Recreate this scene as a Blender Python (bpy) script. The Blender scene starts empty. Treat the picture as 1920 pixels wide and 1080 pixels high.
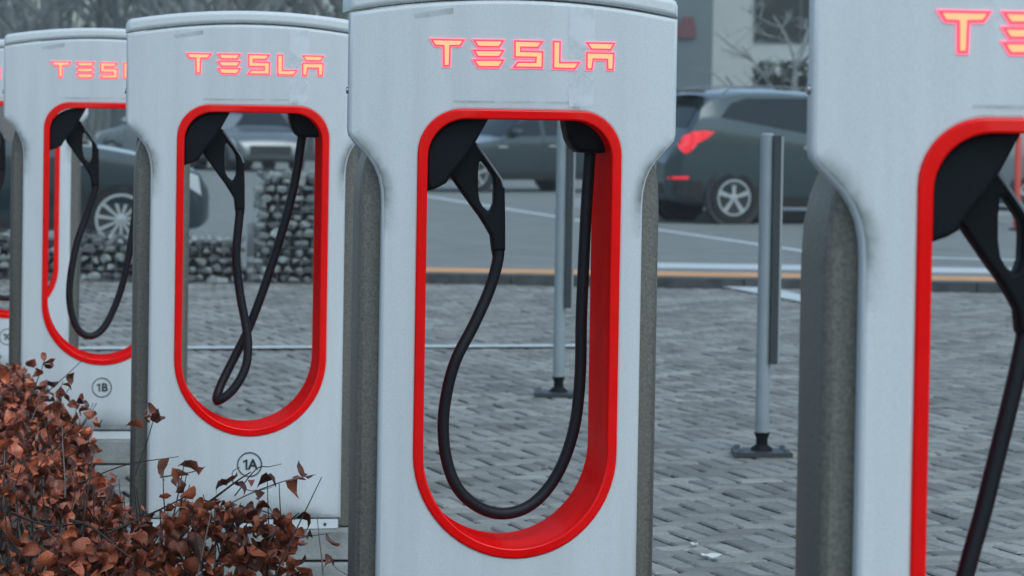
import bpy, bmesh, math, random
import numpy as np
from mathutils import Vector, Matrix
from mathutils.geometry import tessellate_polygon, delaunay_2d_cdt

# ------------------------------------------------------------------ camera
S = bpy.context.scene
COL = S.collection
F = 6000.0                       # focal length in photo pixels (1920 wide)
ROLL = 0.0165
HOR = 335.0                      # horizon above the picture centre, px
PITCH = math.atan(HOR * 0.5 / F)
SHIFT = -(HOR * 0.5) / 1920.0
EYE = Vector((0, 0, 1.5))
cd = bpy.data.cameras.new('camera')
cam = bpy.data.objects.new('camera', cd); COL.objects.link(cam)
cd.sensor_width = 36; cd.lens = F * 36 / 1920; cd.shift_y = SHIFT
cd.clip_start = 0.1; cd.clip_end = 2000
MC = Matrix.Rotation(math.pi / 2 - PITCH, 3, 'X') @ Matrix.Rotation(ROLL, 3, 'Z')
cam.matrix_world = Matrix.Translation(EYE) @ MC.to_4x4()
cd.dof.use_dof = True; cd.dof.focus_distance = 7.9; cd.dof.aperture_fstop = 9.0
S.camera = cam

def ray(px, py):
    return MC @ Vector(((px - 960) / F, -(py - 540) / F + SHIFT * 1920 / F, -1))
def at_z(px, py, z=0.0):
    r = ray(px, py); return EYE + r * ((z - EYE.z) / r.z)
def at_d(px, py, d):
    r = ray(px, py); return EYE + r * (d / r.y)
def project(p):
    v = MC.transposed() @ (Vector(p) - EYE)
    return (960 + F * v.x / -v.z, 540 - F * (v.y / -v.z) + SHIFT * 1920, -v.z)

# ------------------------------------------------------------------ light
wd = bpy.data.worlds.new('World'); S.world = wd; wd.use_nodes = True
nt = wd.node_tree; nt.nodes.clear()
sky = nt.nodes.new('ShaderNodeTexSky'); sky.sky_type = 'NISHITA'; sky.sun_disc = False
SUN_EL, SUN_AZ = math.radians(52), math.radians(150)
sky.sun_elevation = SUN_EL; sky.sun_rotation = SUN_AZ
sky.air_density = 1.0; sky.dust_density = 2.0; sky.ozone_density = 1.0
hsv = nt.nodes.new('ShaderNodeHueSaturation'); hsv.inputs['Saturation'].default_value = 0.7
tint = nt.nodes.new('ShaderNodeMix'); tint.data_type = 'RGBA'; tint.blend_type = 'MULTIPLY'; tint.inputs['Factor'].default_value = 1.0
for sk in tint.inputs:
    if sk.name == 'B' and sk.type == 'RGBA': sk.default_value = (0.80, 0.98, 1.04, 1)
for sk in tint.inputs:
    if sk.name == 'A' and sk.type == 'RGBA': tin = sk
for sk in tint.outputs:
    if sk.type == 'RGBA': tout = sk
bg = nt.nodes.new('ShaderNodeBackground'); bg.inputs[1].default_value = 0.15
wo = nt.nodes.new('ShaderNodeOutputWorld')
nt.links.new(sky.outputs[0], hsv.inputs['Color']); nt.links.new(hsv.outputs[0], tin); nt.links.new(tout, bg.inputs[0]); nt.links.new(bg.outputs[0], wo.inputs[0])
sd = bpy.data.lights.new('sun', 'SUN'); sd.energy = 0.5; sd.angle = math.radians(40); sd.color = (0.92, 0.98, 1.0)
sun = bpy.data.objects.new('sun', sd); COL.objects.link(sun)
sdir = Vector((math.sin(SUN_AZ) * math.cos(SUN_EL), math.cos(SUN_AZ) * math.cos(SUN_EL), math.sin(SUN_EL)))
sun.rotation_euler = sdir.to_track_quat('Z', 'Y').to_euler(); sun.location = (0, 0, 20)
S.view_settings.view_transform = 'Standard'; S.view_settings.look = 'None'
S.view_settings.exposure = 0.28; S.view_settings.gamma = 1.0
S.render.engine = 'CYCLES'
S.cycles.use_denoising = True
S.cycles.max_bounces = 6; S.cycles.volume_bounces = 1

rng = random.Random(7)
NP = np.random.default_rng(11)

# ------------------------------------------------------------------ helpers
def tag(o, label=None, cat=None, group=None, kind=None):
    if label: o['label'] = label
    if cat: o['category'] = cat
    if group: o['group'] = group
    if kind: o['kind'] = kind
    return o
def link(name, me, parent=None, loc=None):
    o = bpy.data.objects.new(name, me); COL.objects.link(o)
    if parent: o.parent = parent
    if loc is not None: o.location = loc
    return o
def empty(name, loc, rz=0.0):
    o = bpy.data.objects.new(name, None); COL.objects.link(o)
    o.location = loc; o.rotation_euler = (0, 0, rz); o.empty_display_size = 0.1
    return o
def mesh(name, vs, fs, m, smooth=None):
    me = bpy.data.meshes.new(name); me.from_pydata([tuple(v) for v in vs], [], fs); me.validate(); me.update()
    if m: me.materials.append(m)
    if smooth is not None:
        for p in me.polygons: p.use_smooth = True
        me.set_sharp_from_angle(angle=math.radians(smooth))
    return me
def recalc(me):
    b = bmesh.new(); b.from_mesh(me); bmesh.ops.recalc_face_normals(b, faces=b.faces); b.to_mesh(me); b.free(); me.update()
    return me
class MB:
    def __init__(s): s.v = []; s.f = []
    def add(s, vs, fs):
        k = len(s.v); s.v += [tuple(v) for v in vs]; s.f += [tuple(i + k for i in f) for f in fs]
    def box(s, c, d, rz=0.0):
        cx, cy, cz = c; x, y, z = d[0] / 2, d[1] / 2, d[2] / 2
        co, si = math.cos(rz), math.sin(rz)
        vs = []
        for sx, sy, sz in ((-1,-1,-1),(1,-1,-1),(1,1,-1),(-1,1,-1),(-1,-1,1),(1,-1,1),(1,1,1),(-1,1,1)):
            a, b = sx * x, sy * y
            vs.append((cx + a * co - b * si, cy + a * si + b * co, cz + sz * z))
        s.add(vs, [(3,2,1,0),(4,5,6,7),(0,1,5,4),(1,2,6,5),(2,3,7,6),(3,0,4,7)])
    def tube(s, pts, rad, n=8, cap=True):
        pts = [Vector(p) for p in pts]; N = len(pts)
        if not hasattr(rad, '__len__'): rad = [rad] * N
        up = None; rings = []
        for i in range(N):
            t = (pts[min(i + 1, N - 1)] - pts[max(i - 1, 0)]).normalized()
            if up is None:
                up = t.orthogonal().normalized()
            else:
                up = (up - t * up.dot(t)); up = up.normalized() if up.length > 1e-6 else t.orthogonal().normalized()
            b = t.cross(up)
            rings.append([pts[i] + (up * math.cos(2 * math.pi * k / n) + b * math.sin(2 * math.pi * k / n)) * rad[i] for k in range(n)])
        vs = [p for r in rings for p in r]
        fs = [(i * n + k, i * n + (k + 1) % n, (i + 1) * n + (k + 1) % n, (i + 1) * n + k) for i in range(N - 1) for k in range(n)]
        if cap: fs += [tuple(range(n - 1, -1, -1)), tuple((N - 1) * n + k for k in range(n))]
        s.add(vs, fs)
    def mesh(s, name, m, smooth=None): return mesh(name, s.v, s.f, m, smooth)
    def obj(s, name, m, parent=None, smooth=None, loc=None): return link(name, s.mesh(name, m, smooth), parent, loc)

def spline(pts, n=8):
    pts = [Vector(p) for p in pts]; P = [pts[0] * 2 - pts[1]] + pts + [pts[-1] * 2 - pts[-2]]
    out = []
    for i in range(1, len(P) - 2):
        a, b, c, d = P[i - 1:i + 3]
        for k in range(n):
            t = k / n
            out.append(0.5 * ((2 * b) + (c - a) * t + (2 * a - 5 * b + 4 * c - d) * t * t + (3 * b - a - 3 * c + d) * t ** 3))
    out.append(pts[-1])
    return out

def area2(l): return sum(l[i][0] * l[(i + 1) % len(l)][1] - l[(i + 1) % len(l)][0] * l[i][1] for i in range(len(l))) / 2
def offs(l, a):           # a>0 moves away from the material (loop already oriented)
    out = []; n = len(l)
    for i in range(n):
        p0, p1, p2 = l[i - 1], l[i], l[(i + 1) % n]
        d1 = (p1[0] - p0[0], p1[1] - p0[1]); d2 = (p2[0] - p1[0], p2[1] - p1[1])
        l1 = math.hypot(*d1) or 1; l2 = math.hypot(*d2) or 1
        n1 = (d1[1] / l1, -d1[0] / l1); n2 = (d2[1] / l2, -d2[0] / l2)
        m = (n1[0] + n2[0], n1[1] + n2[1]); q = 1 + n1[0] * n2[0] + n1[1] * n2[1]
        q = max(q, 0.35)
        out.append((p1[0] + a * m[0] / q, p1[1] + a * m[1] / q))
    return out
def inside(p, l):
    r = False; n = len(l)
    for i in range(n):
        a, c = l[i], l[i - 1]
        if (a[1] > p[1]) != (c[1] > p[1]) and p[0] < (c[0] - a[0]) * (p[1] - a[1]) / (c[1] - a[1]) + a[0]: r = not r
    return r
def fill_loops(loops, extra=()):
    pts = [v.to_2d() for l in loops for v in l] + [Vector(e) for e in extra]; ed = []; k = 0
    for l in loops:
        n = len(l); ed += [(k + i, k + (i + 1) % n) for i in range(n)]; k += n
    vo, eo, fo, ov, oe, of = delaunay_2d_cdt(pts, ed, [], 0, 1e-7)
    out = []
    for f in fo:
        c = (sum(vo[i].x for i in f) / 3, sum(vo[i].y for i in f) / 3)
        if inside(c, loops[0]) and not any(inside(c, h) for h in loops[1:]) and all(ov[i] for i in f): out.append([ov[i][0] for i in f])
    return out
def plate(name, loops, w0, w1, b, m, seg=3, smooth=35, bb=None, grid=None):
    """solid plate in the u,z plane from depth w0 to w1 with rounded edges; loops[0] outline, rest holes"""
    L = []
    for i, l in enumerate(loops):
        a = area2(l); L.append(list(l) if (a > 0) == (i == 0) else list(reversed(l)))
    bb = b if bb is None else bb
    prof = [(b * (1 - math.sin(t)), w0 + b * (1 - math.cos(t))) for t in [k / seg * math.pi / 2 for k in range(seg + 1)]] if b else [(0, w0)]
    prof += [(bb * (1 - math.cos(t)), w1 - bb * (1 - math.sin(t))) for t in [k / seg * math.pi / 2 for k in range(seg + 1)]] if bb else [(0, w1)]
    vs = []; fs = []
    caps = {0: [], len(prof) - 1: []}; idx = {0: [], len(prof) - 1: []}
    for l in L:
        n = len(l); base = len(vs)
        for k, (ins, w) in enumerate(prof):
            o = offs(l, -ins) if ins > 1e-9 else l
            if k in caps: caps[k].append([Vector((x, y, 0)) for x, y in o]); idx[k] += [base + k * n + i for i in range(n)]
            vs += [(x, w, y) for x, y in o]
        for k in range(len(prof) - 1):
            for i in range(n):
                j = (i + 1) % n
                fs.append((base + k * n + i, base + k * n + j, base + (k + 1) * n + j, base + (k + 1) * n + i))
    for k in caps:
        ex = []
        if grid:
            xs = [v.x for v in caps[k][0]]; ys = [v.y for v in caps[k][0]]
            for gx_ in np.arange(min(xs) + .013, max(xs), grid):
                for gy_ in np.arange(min(ys) + .017, max(ys), grid * 1.6):
                    p_ = (float(gx_), float(gy_)); l2 = [[(v.x, v.y) for v in l] for l in caps[k]]
                    if inside(p_, offs(l2[0], -.006)) and not any(inside(p_, offs(h, -.006)) for h in l2[1:]): ex.append(p_)
        ix = idx[k] + [len(vs) + i for i in range(len(ex))]; vs += [(x, prof[k][1], y) for x, y in ex]
        for t in fill_loops(caps[k], ex):
            fs.append(tuple(ix[i] for i in t))
    return recalc(mesh(name, vs, fs, m, smooth))
def arc(cx, cy, rx, ry, a0, a1, n):
    return [(cx + rx * math.cos(math.radians(a0 + (a1 - a0) * k / n)), cy + ry * math.sin(math.radians(a0 + (a1 - a0) * k / n))) for k in range(n + 1)]

# ------------------------------------------------------------------ materials
def mat(name, col, rough=0.6, metal=0.0, var=0.0, vscale=8.0, bump=0.0, bscale=60.0, island=0.0, objrand=0.0, emit=None, estr=1.0, col2=None, spec=None, coat=0.0, detail=4, alpha=None):
    m = bpy.data.materials.new(name); m.use_nodes = True
    n = m.node_tree; p = n.nodes['Principled BSDF']
    p.inputs['Base Color'].default_value = (*col, 1); p.inputs['Roughness'].default_value = rough; p.inputs['Metallic'].default_value = metal
    if spec is not None: p.inputs['Specular IOR Level'].default_value = spec
    if coat: p.inputs['Coat Weight'].default_value = coat; p.inputs['Coat Roughness'].default_value = 0.08
    if emit: p.inputs['Emission Color'].default_value = (*emit, 1); p.inputs['Emission Strength'].default_value = estr
    tc = n.nodes.new('ShaderNodeTexCoord')
    src = None
    if var or col2:
        nz = n.nodes.new('ShaderNodeTexNoise'); nz.inputs['Scale'].default_value = vscale; nz.inputs['Detail'].default_value = detail
        n.links.new(tc.outputs['Object'], nz.inputs['Vector'])
        rp = n.nodes.new('ShaderNodeValToRGB'); rp.color_ramp.elements[0].position = 0.3; rp.color_ramp.elements[1].position = 0.7
        a = col; c2 = col2 or tuple(min(1, c * (1 + var)) for c in col); a = col if col2 else tuple(c * (1 - var) for c in col)
        rp.color_ramp.elements[0].color = (*a, 1); rp.color_ramp.elements[1].color = (*c2, 1)
        n.links.new(nz.outputs['Fac'], rp.inputs['Fac']); src = rp.outputs['Color']
    if island or objrand:
        g = n.nodes.new('ShaderNodeNewGeometry'); oi = n.nodes.new('ShaderNodeObjectInfo')
        ad = n.nodes.new('ShaderNodeMath'); ad.operation = 'ADD'; n.links.new(g.outputs['Random Per Island'], ad.inputs[0]); n.links.new(oi.outputs['Random'], ad.inputs[1])
        fr = n.nodes.new('ShaderNodeMath'); fr.operation = 'FRACT'; n.links.new(ad.outputs[0], fr.inputs[0])
        mr = n.nodes.new('ShaderNodeMapRange'); k = island or objrand
        mr.inputs['To Min'].default_value = 1 - k; mr.inputs['To Max'].default_value = 1 + k
        n.links.new(fr.outputs[0], mr.inputs['Value'])
        hv = n.nodes.new('ShaderNodeHueSaturation'); n.links.new(mr.outputs[0], hv.inputs['Value'])
        if src: n.links.new(src, hv.inputs['Color'])
        else: hv.inputs['Color'].default_value = (*col, 1)
        src = hv.outputs['Color']
    if src: n.links.new(src, p.inputs['Base Color'])
    if bump:
        bz = n.nodes.new('ShaderNodeTexNoise'); bz.inputs['Scale'].default_value = bscale; bz.inputs['Detail'].default_value = 3
        n.links.new(tc.outputs['Object'], bz.inputs['Vector'])
        bp = n.nodes.new('ShaderNodeBump'); bp.inputs['Strength'].default_value = bump; bp.inputs['Distance'].default_value = 0.01
        n.links.new(bz.outputs['Fac'], bp.inputs['Height']); n.links.new(bp.outputs[0], p.inputs['Normal'])
    if alpha:      # (scale, lo, hi, strength): broken, worn coverage
        az = n.nodes.new('ShaderNodeTexNoise'); az.inputs['Scale'].default_value = alpha[0]; az.inputs['Detail'].default_value = 6
        n.links.new(tc.outputs['Object'], az.inputs['Vector'])
        ar = n.nodes.new('ShaderNodeMapRange'); ar.inputs['From Min'].default_value = alpha[1]; ar.inputs['From Max'].default_value = alpha[2]; ar.inputs['To Max'].default_value = alpha[3]
        n.links.new(az.outputs['Fac'], ar.inputs['Value']); n.links.new(ar.outputs[0], p.inputs['Alpha'])
    return m
M = {}
M['shell'] = mat('shell_white', (0.64, 0.66, 0.675), 0.42, var=0.065, vscale=330, bump=0.03, bscale=300, detail=2)
M['cap'] = mat('cap_white', (0.68, 0.70, 0.71), 0.40, var=0.03, vscale=120, detail=2)
M['core'] = mat('core_grey', (0.145, 0.136, 0.118), 0.5, metal=0.3, var=0.3, vscale=150, bump=0.06, bscale=400, detail=6)
M['red'] = mat('liner_red', (0.92, 0.0004, 0.0006), 0.26, var=0.06, vscale=14, spec=0.02)
n = M['red'].node_tree; p_ = n.nodes['Principled BSDF']; p_.inputs['Specular IOR Level'].default_value = 0.0
gl_ = n.nodes.new('ShaderNodeBsdfGlossy'); gl_.inputs['Roughness'].default_value = 0.12; mx_ = n.nodes.new('ShaderNodeMixShader')
mx_.inputs['Fac'].default_value = 0.03; n.links.new(p_.outputs[0], mx_.inputs[1]); n.links.new(gl_.outputs[0], mx_.inputs[2])
n.links.new(mx_.outputs[0], n.nodes['Material Output'].inputs['Surface'])
M['black'] = mat('black_plastic', (0.004, 0.0055, 0.008), 0.6, spec=0.16, var=0.15, vscale=200, bump=0.04, bscale=500)
M['cable'] = mat('cable_rubber', (0.006, 0.008, 0.012), 0.5, spec=0.3)
M['led'] = mat('led_orange', (0.8, 0.2, 0.08), 0.4, emit=(1.0, 0.37, 0.19), estr=1.0)
M['ledrim'] = mat('led_rim', (0.8, 0.05, 0.1), 0.4, emit=(1.0, 0.16, 0.27), estr=0.95)
M['ledgap'] = mat('led_edge', (0.5, 0.02, 0.05), 0.4, emit=(0.62, 0.03, 0.06), estr=0.9)
M['ink'] = mat('black_print', (0.02, 0.025, 0.03), 0.6)
M['grime'] = mat('grime', (0.16, 0.165, 0.16), 0.7, alpha=(14, 0.36, 0.72, 0.42))
M['tape'] = mat('tape_residue', (0.82, 0.85, 0.88), 0.3, alpha=(12, 0.3, 0.55, 0.75))
M['bolt'] = mat('bolt_steel', (0.25, 0.26, 0.27), 0.35, metal=0.9)
M['concrete'] = mat('plinth_concrete', (0.27, 0.28, 0.27), 0.85, var=0.28, vscale=9, bump=0.35, bscale=90)
M['paver'] = mat('paver', (0.255, 0.25, 0.232), 0.85, var=0.16, vscale=30, bump=0.35, bscale=140, island=0.3)
def blotch(m, scale, lo, hi):
    n = m.node_tree; p = n.nodes['Principled BSDF']; src = p.inputs['Base Color'].links[0].from_socket
    g = n.nodes.new('ShaderNodeNewGeometry'); nz = n.nodes.new('ShaderNodeTexNoise'); nz.inputs['Scale'].default_value = scale; nz.inputs['Detail'].default_value = 5
    n.links.new(g.outputs['Position'], nz.inputs['Vector'])
    mr = n.nodes.new('ShaderNodeMapRange'); mr.inputs['From Min'].default_value = .3; mr.inputs['From Max'].default_value = .7; mr.inputs['To Min'].default_value = lo; mr.inputs['To Max'].default_value = hi
    n.links.new(nz.outputs['Fac'], mr.inputs['Value']); hv = n.nodes.new('ShaderNodeHueSaturation'); n.links.new(mr.outputs[0], hv.inputs['Value']); n.links.new(src, hv.inputs['Color']); n.links.new(hv.outputs[0], p.inputs['Base Color'])
blotch(M['paver'], 1.3, .74, 1.16)
def streak(m, lo, hi):
    n = m.node_tree; p = n.nodes['Principled BSDF']; src = p.inputs['Base Color'].links[0].from_socket
    tc = n.nodes.new('ShaderNodeTexCoord'); oi = n.nodes.new('ShaderNodeObjectInfo'); mp_ = n.nodes.new('ShaderNodeMapping'); mp_.inputs['Scale'].default_value = (16, 1, 0.8)
    n.links.new(tc.outputs['Object'], mp_.inputs['Vector']); n.links.new(oi.outputs['Location'], mp_.inputs['Location'])
    nz = n.nodes.new('ShaderNodeTexNoise'); nz.inputs['Scale'].default_value = 1.0; nz.inputs['Detail'].default_value = 6; n.links.new(mp_.outputs[0], nz.inputs['Vector'])
    mr = n.nodes.new('ShaderNodeMapRange'); mr.inputs['From Min'].default_value = .3; mr.inputs['From Max'].default_value = .6; mr.inputs['To Min'].default_value = lo; mr.inputs['To Max'].default_value = hi
    n.links.new(nz.outputs['Fac'], mr.inputs['Value']); hv = n.nodes.new('ShaderNodeHueSaturation'); n.links.new(mr.outputs[0], hv.inputs['Value']); n.links.new(src, hv.inputs['Color']); n.links.new(hv.outputs[0], p.inputs['Base Color'])
streak(M['shell'], .935, 1.02); streak(M['core'], .72, 1.2)
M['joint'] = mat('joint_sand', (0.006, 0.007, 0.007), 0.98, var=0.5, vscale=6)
M['asphalt'] = mat('asphalt', (0.215, 0.225, 0.21), 0.8, var=0.14, vscale=1.6, bump=0.2, bscale=120)
M['paint'] = mat('road_paint', (0.62, 0.64, 0.64), 0.6, var=0.1, vscale=12, alpha=(9, 0.20, 0.34, 0.97))
M['faint'] = mat('worn_paint', (0.5, 0.52, 0.52), 0.7, alpha=(3.5, 0.52, 0.66, 0.75))
M['orange'] = mat('orange_paint', (0.72, 0.34, 0.13), 0.6, var=0.12, vscale=3)
M['kerb'] = mat('kerb_stone', (0.055, 0.06, 0.062), 0.8, var=0.35, vscale=8, bump=0.2, bscale=60)
M['palekerb'] = mat('pale_kerb', (0.3, 0.31, 0.31), 0.8, var=0.15, vscale=4)
M['ground'] = mat('ground_earth', (0.10, 0.10, 0.085), 0.95, var=0.35, vscale=1.2)
M['soil'] = mat('soil', (0.035, 0.026, 0.02), 0.95, var=0.4, vscale=20, bump=0.6, bscale=40)
M['stone'] = mat('gabion_stone', (0.25, 0.265, 0.26), 0.85, var=0.3, vscale=14, bump=0.4, bscale=40, island=0.62)
M['dark'] = mat('dark_fill', (0.012, 0.013, 0.013), 0.95)
M['wire'] = mat('galvanised_wire', (0.25, 0.26, 0.26), 0.5, metal=0.7)
M['pole'] = mat('pole_paint', (0.26, 0.30, 0.32), 0.5, var=0.08, vscale=10)
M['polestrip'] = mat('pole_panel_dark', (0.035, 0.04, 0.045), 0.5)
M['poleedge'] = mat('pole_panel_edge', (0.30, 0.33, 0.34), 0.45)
M['glass'] = mat('car_glass', (0.012, 0.018, 0.021), 0.10, spec=0.35)
M['tyre'] = mat('tyre', (0.012, 0.012, 0.013), 0.85)
M['alloy'] = mat('alloy', (0.42, 0.44, 0.45), 0.35, metal=0.6)
M['trim'] = mat('black_trim', (0.014, 0.015, 0.016), 0.6)
M['chrome'] = mat('bright_trim', (0.55, 0.57, 0.58), 0.2, metal=0.9)
M['tail'] = mat('tail_lamp', (0.55, 0.008, 0.014), 0.15, emit=(1.0, 0.02, 0.05), estr=0.45, coat=1)
M['lamp'] = mat('head_lamp', (0.55, 0.58, 0.6), 0.1, coat=1)
M['plate'] = mat('number_plate', (0.6, 0.6, 0.56), 0.5)
def paint(n, c): return mat(n, c, 0.28, metal=0.4, coat=1.0)
M['suv'] = paint('paint_dark_teal', (0.036, 0.057, 0.063))
M['navy'] = paint('paint_dark_blue', (0.022, 0.038, 0.048))
M['slate'] = paint('paint_slate', (0.035, 0.05, 0.058))
M['silver'] = paint('paint_silver', (0.24, 0.26, 0.27))
M['grey'] = paint('paint_grey', (0.16, 0.18, 0.19))
M['leaf'] = mat('dry_leaf', (0.075, 0.012, 0.007), 0.34, col2=(0.52, 0.135, 0.055), vscale=34, island=0.75, bump=0.3, bscale=120)
M['twig'] = mat('twig', (0.045, 0.034, 0.03), 0.85, var=0.4, vscale=30)
M['paletwig'] = mat('pale_twig', (0.20, 0.17, 0.15), 0.85, var=0.3, vscale=30)
M['bark'] = mat('bark', (0.26, 0.27, 0.26), 0.9, var=0.3, vscale=5, objrand=0.3)  # bark paled: part of the far wood's mist is in this colour
M['render'] = mat('pale_render', (0.50, 0.52, 0.51), 0.85, var=0.05, vscale=0.5)
M['clad'] = mat('grey_cladding', (0.13, 0.155, 0.165), 0.6, var=0.08, vscale=0.6)
M['frame'] = mat('window_frame', (0.05, 0.055, 0.058), 0.5)
M['signred'] = mat('sign_red', (0.15, 0.055, 0.055), 0.6)
M['redpost'] = mat('red_post', (0.55, 0.06, 0.035), 0.5)
M['white'] = mat('reflective_white', (0.8, 0.82, 0.82), 0.4)
M['litter'] = mat('pale_scrap', (0.65, 0.65, 0.62), 0.7)
M['hedge'] = mat('evergreen', (0.035, 0.045, 0.03), 0.8, island=0.5)

# ------------------------------------------------------------------ row geometry
A = math.radians(8.2)                                   # chargers' faces turned from the picture plane
U = Vector((math.cos(A), math.sin(A), 0)); W = Vector((-math.sin(A), math.cos(A), 0))
ZB = 0.138                                              # top of the plinths
D0 = 7.52
POSTS = {'main': (960.3, 700, D0), '1A': (462, 700, D0 * 1.357), '1B': (186, 600, D0 * 1.713), '1C': (10, 500, D0 * 2.071), 'end': (1991, 700, D0 * 0.655)}
ORG = {}
for k, (x, y, d) in POSTS.items():
    p = at_d(x, y, d); ORG[k] = Vector((p.x, p.y, ZB))
def loc(k, px, py, w=0.0):
    """pixel -> charger local (u, w, z) on the plane at depth w"""
    r = ray(px, py); o = ORG[k] + W * w
    t = (o - EYE).dot(W) / r.dot(W)
    p = EYE + r * t - ORG[k]
    return Vector((p.dot(U), p.dot(W), p.z))
def loc2(k, px, py, w=0.0):
    q = loc(k, px, py, w); return (q.x, q.z)
ROW = (ORG['1B'] - ORG['main']); ROW.z = 0; ROW.normalize()      # along the row, away from the camera
ROWP = Vector((ROW.y, -ROW.x, 0))                                 # across the row, to the right

# ------------------------------------------------------------------ ground
def sheet(name, pts, z, m, thick=None, parent=None, kind='structure'):
    b = MB(); n = len(pts)
    if thick:
        b.add([(x, y, z) for x, y in pts] + [(x, y, z - thick) for x, y in pts],
              [tuple(range(n)), tuple(range(2 * n - 1, n - 1, -1))] + [(i + n, (i + 1) % n + n, (i + 1) % n, i) for i in range(n)])
    else:
        b.add([(x, y, z) for x, y in pts], [tuple(range(n))])
    o = b.obj(name, m, parent)
    recalc(o.data)
    if o.data.polygons[0].normal.z < 0: o.data.flip_normals()
    if kind and not parent: o['kind'] = kind
    return o
KD = 27.4                                               # kerb distance
sheet('ground', [(-700, -300), (700, -300), (700, 1500), (-700, 1500)], -0.06, M['ground'])
sheet('asphalt_lane', [(-45, KD + 0.16), (60, KD + 0.16), (60, 82), (-45, 82)], 0.08, M['asphalt'], 0.13)
yard = sheet('paved_yard', [(-9, 5.5), (11, 5.5), (11, KD + 0.004), (-9, KD + 0.004)], -0.013, M['joint'], 0.04)
bed = sheet('planting_bed', [tuple((ORG['main'] + ROW * s + ROWP * t).to_2d()) for s, t in ((-4.5, -0.62), (9.5, -0.62), (9.5, -2.4), (-4.5, -2.4))], 0.03, M['soil'], 0.06)
sheet('front_ground', [(-9, -12), (11, -12), (11, 5.49), (-9, 5.49)], -0.02, M['asphalt'], 0.03)

# herringbone pavers, 20 x 10 cm, laid along the row
PW = 0.1; GAP = 0.006
def paver_verts(lx, ly, gx, gy, h=0.05):
    x, y = lx / 2 - gx, ly / 2 - gy; c = 0.007
    vs = [(sx * x, sy * y, -h) for sx, sy in ((-1,-1),(1,-1),(1,1),(-1,1))] + [(sx * x, sy * y, -c) for sx, sy in ((-1,-1),(1,-1),(1,1),(-1,1))] + [(sx * (x - c), sy * (y - c), 0) for sx, sy in ((-1,-1),(1,-1),(1,1),(-1,1))]
    fs = [(8, 9, 10, 11)] + [(i, (i + 1) % 4, (i + 1) % 4 + 4, i + 4) for i in range(4)] + [(i + 4, (i + 1) % 4 + 4, (i + 1) % 4 + 8, i + 8) for i in range(4)]
    return vs, fs
PV = [paver_verts(0.2, 0.1, 0.0072, 0.003), paver_verts(0.2, 0.1, 0.003, 0.0072)]; pv_f = PV[0][1]
pav_me = [mesh('paver', v, f, M['paver']) for v, f in PV]
def dark_sides(me, n=9):
    me.materials.append(M['joint'])                     # joint-sand colour darkens the sides, so lit joints still read dark
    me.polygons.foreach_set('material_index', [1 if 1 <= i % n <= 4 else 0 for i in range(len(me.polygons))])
for me_ in pav_me: dark_sides(me_)
theta = math.atan2(ROWP.y, ROWP.x)
spots = []
O2 = ORG['main'].to_2d()
for i in range(-130, 200):
    for j in range(-60, 230):
        k = (i - j) % 4
        if k == 0: c = (i + 1.0, j + 0.5); r = 0
        elif k == 3: c = (i + 0.5, j + 1.0); r = 1
        else: continue
        p = Vector((O2.x, O2.y, 0)) + ROWP * (c[0] * PW) + ROW * (c[1] * PW)
        if not (-6.2 < p.x < 8.5 and 8.2 < p.y < KD - 0.11): continue
        spots.append((p.x, p.y, theta + r * math.pi / 2, r))
def in_gap(px, py):
    return (1248 < px < 1515 and py > 800) or (1755 < px < 1915 and py > 860) or (835 < px < 1085 and 780 < py < 1015) or (540 < px < 650 and py > 1060)
near = []
for q, (x, y, r, kd) in enumerate(spots):
    px, py, dd = project((x, y, 0))
    if 0 < px < 1920 and py < 1085 and in_gap(px, py): near.append((dd, q))
near.sort(); near = set(q for _, q in near[:296])
cs = NP.normal(0, 1, (len(spots), 4))
big_v = []; big_f = []
V0 = [np.array(v) for v, f in PV]
for q, (x, y, r, kd) in enumerate(spots):
    x += cs[q, 1] * .0018; y += cs[q, 2] * .002
    dz = cs[q, 0] * 0.0016 + 0.003 * math.sin(x * 1.7) * math.sin(y * 1.1); tx, ty, tr = cs[q, 3] * 0.008, cs[q, 2] * 0.010, cs[q, 3] * 0.010
    if q in near:
        o = link('paver', pav_me[kd], yard); o.location = (x, y, dz); o.rotation_euler = (tx, ty, r + tr)
    else:
        v = V0[kd].copy(); z = v[:, 2] + tx * v[:, 1] - ty * v[:, 0] + dz
        co, si = math.cos(r + tr), math.sin(r + tr)
        n = len(big_v) * 12
        big_v.append(np.stack([x + v[:, 0] * co - v[:, 1] * si, y + v[:, 0] * si + v[:, 1] * co, z], 1))
        big_f += [tuple(i + n for i in f) for f in pv_f]
pm = mesh('paving_field', np.concatenate(big_v).tolist(), big_f, M['paver'])
dark_sides(pm); tag(link('paving_field', pm, yard), kind='stuff')

def strip(name, a, b, w, z, m, parent):
    a = Vector(a[:2]); b = Vector(b[:2]); n = (b - a).normalized(); n = Vector((-n.y, n.x)) * w / 2
    return sheet(name, [tuple(a - n), tuple(b - n), tuple(b + n), tuple(a + n)], z, m, parent=parent)
def pz(px, py, z=0.0): return at_z(px, py, z).to_2d()
# bay lines
def bay(p, q, w, m, x0=None):
    a, b = pz(*p), pz(*q); d = (b - a).normalized()
    strip('bay_line', a, b, w, 0.013, m, yard)
bay((40, 657), (1100, 651), 0.18, M['paint'])
bay((1100, 652), (1330, 668), 0.07, M['faint'])
bay((830, 741), (1440, 734), 0.09, M['faint'])
bay((1530, 852), (2150, 846), 0.10, M['faint'])
bay((1385, 539), (1600, 580), 0.34, M['paint'])
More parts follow.
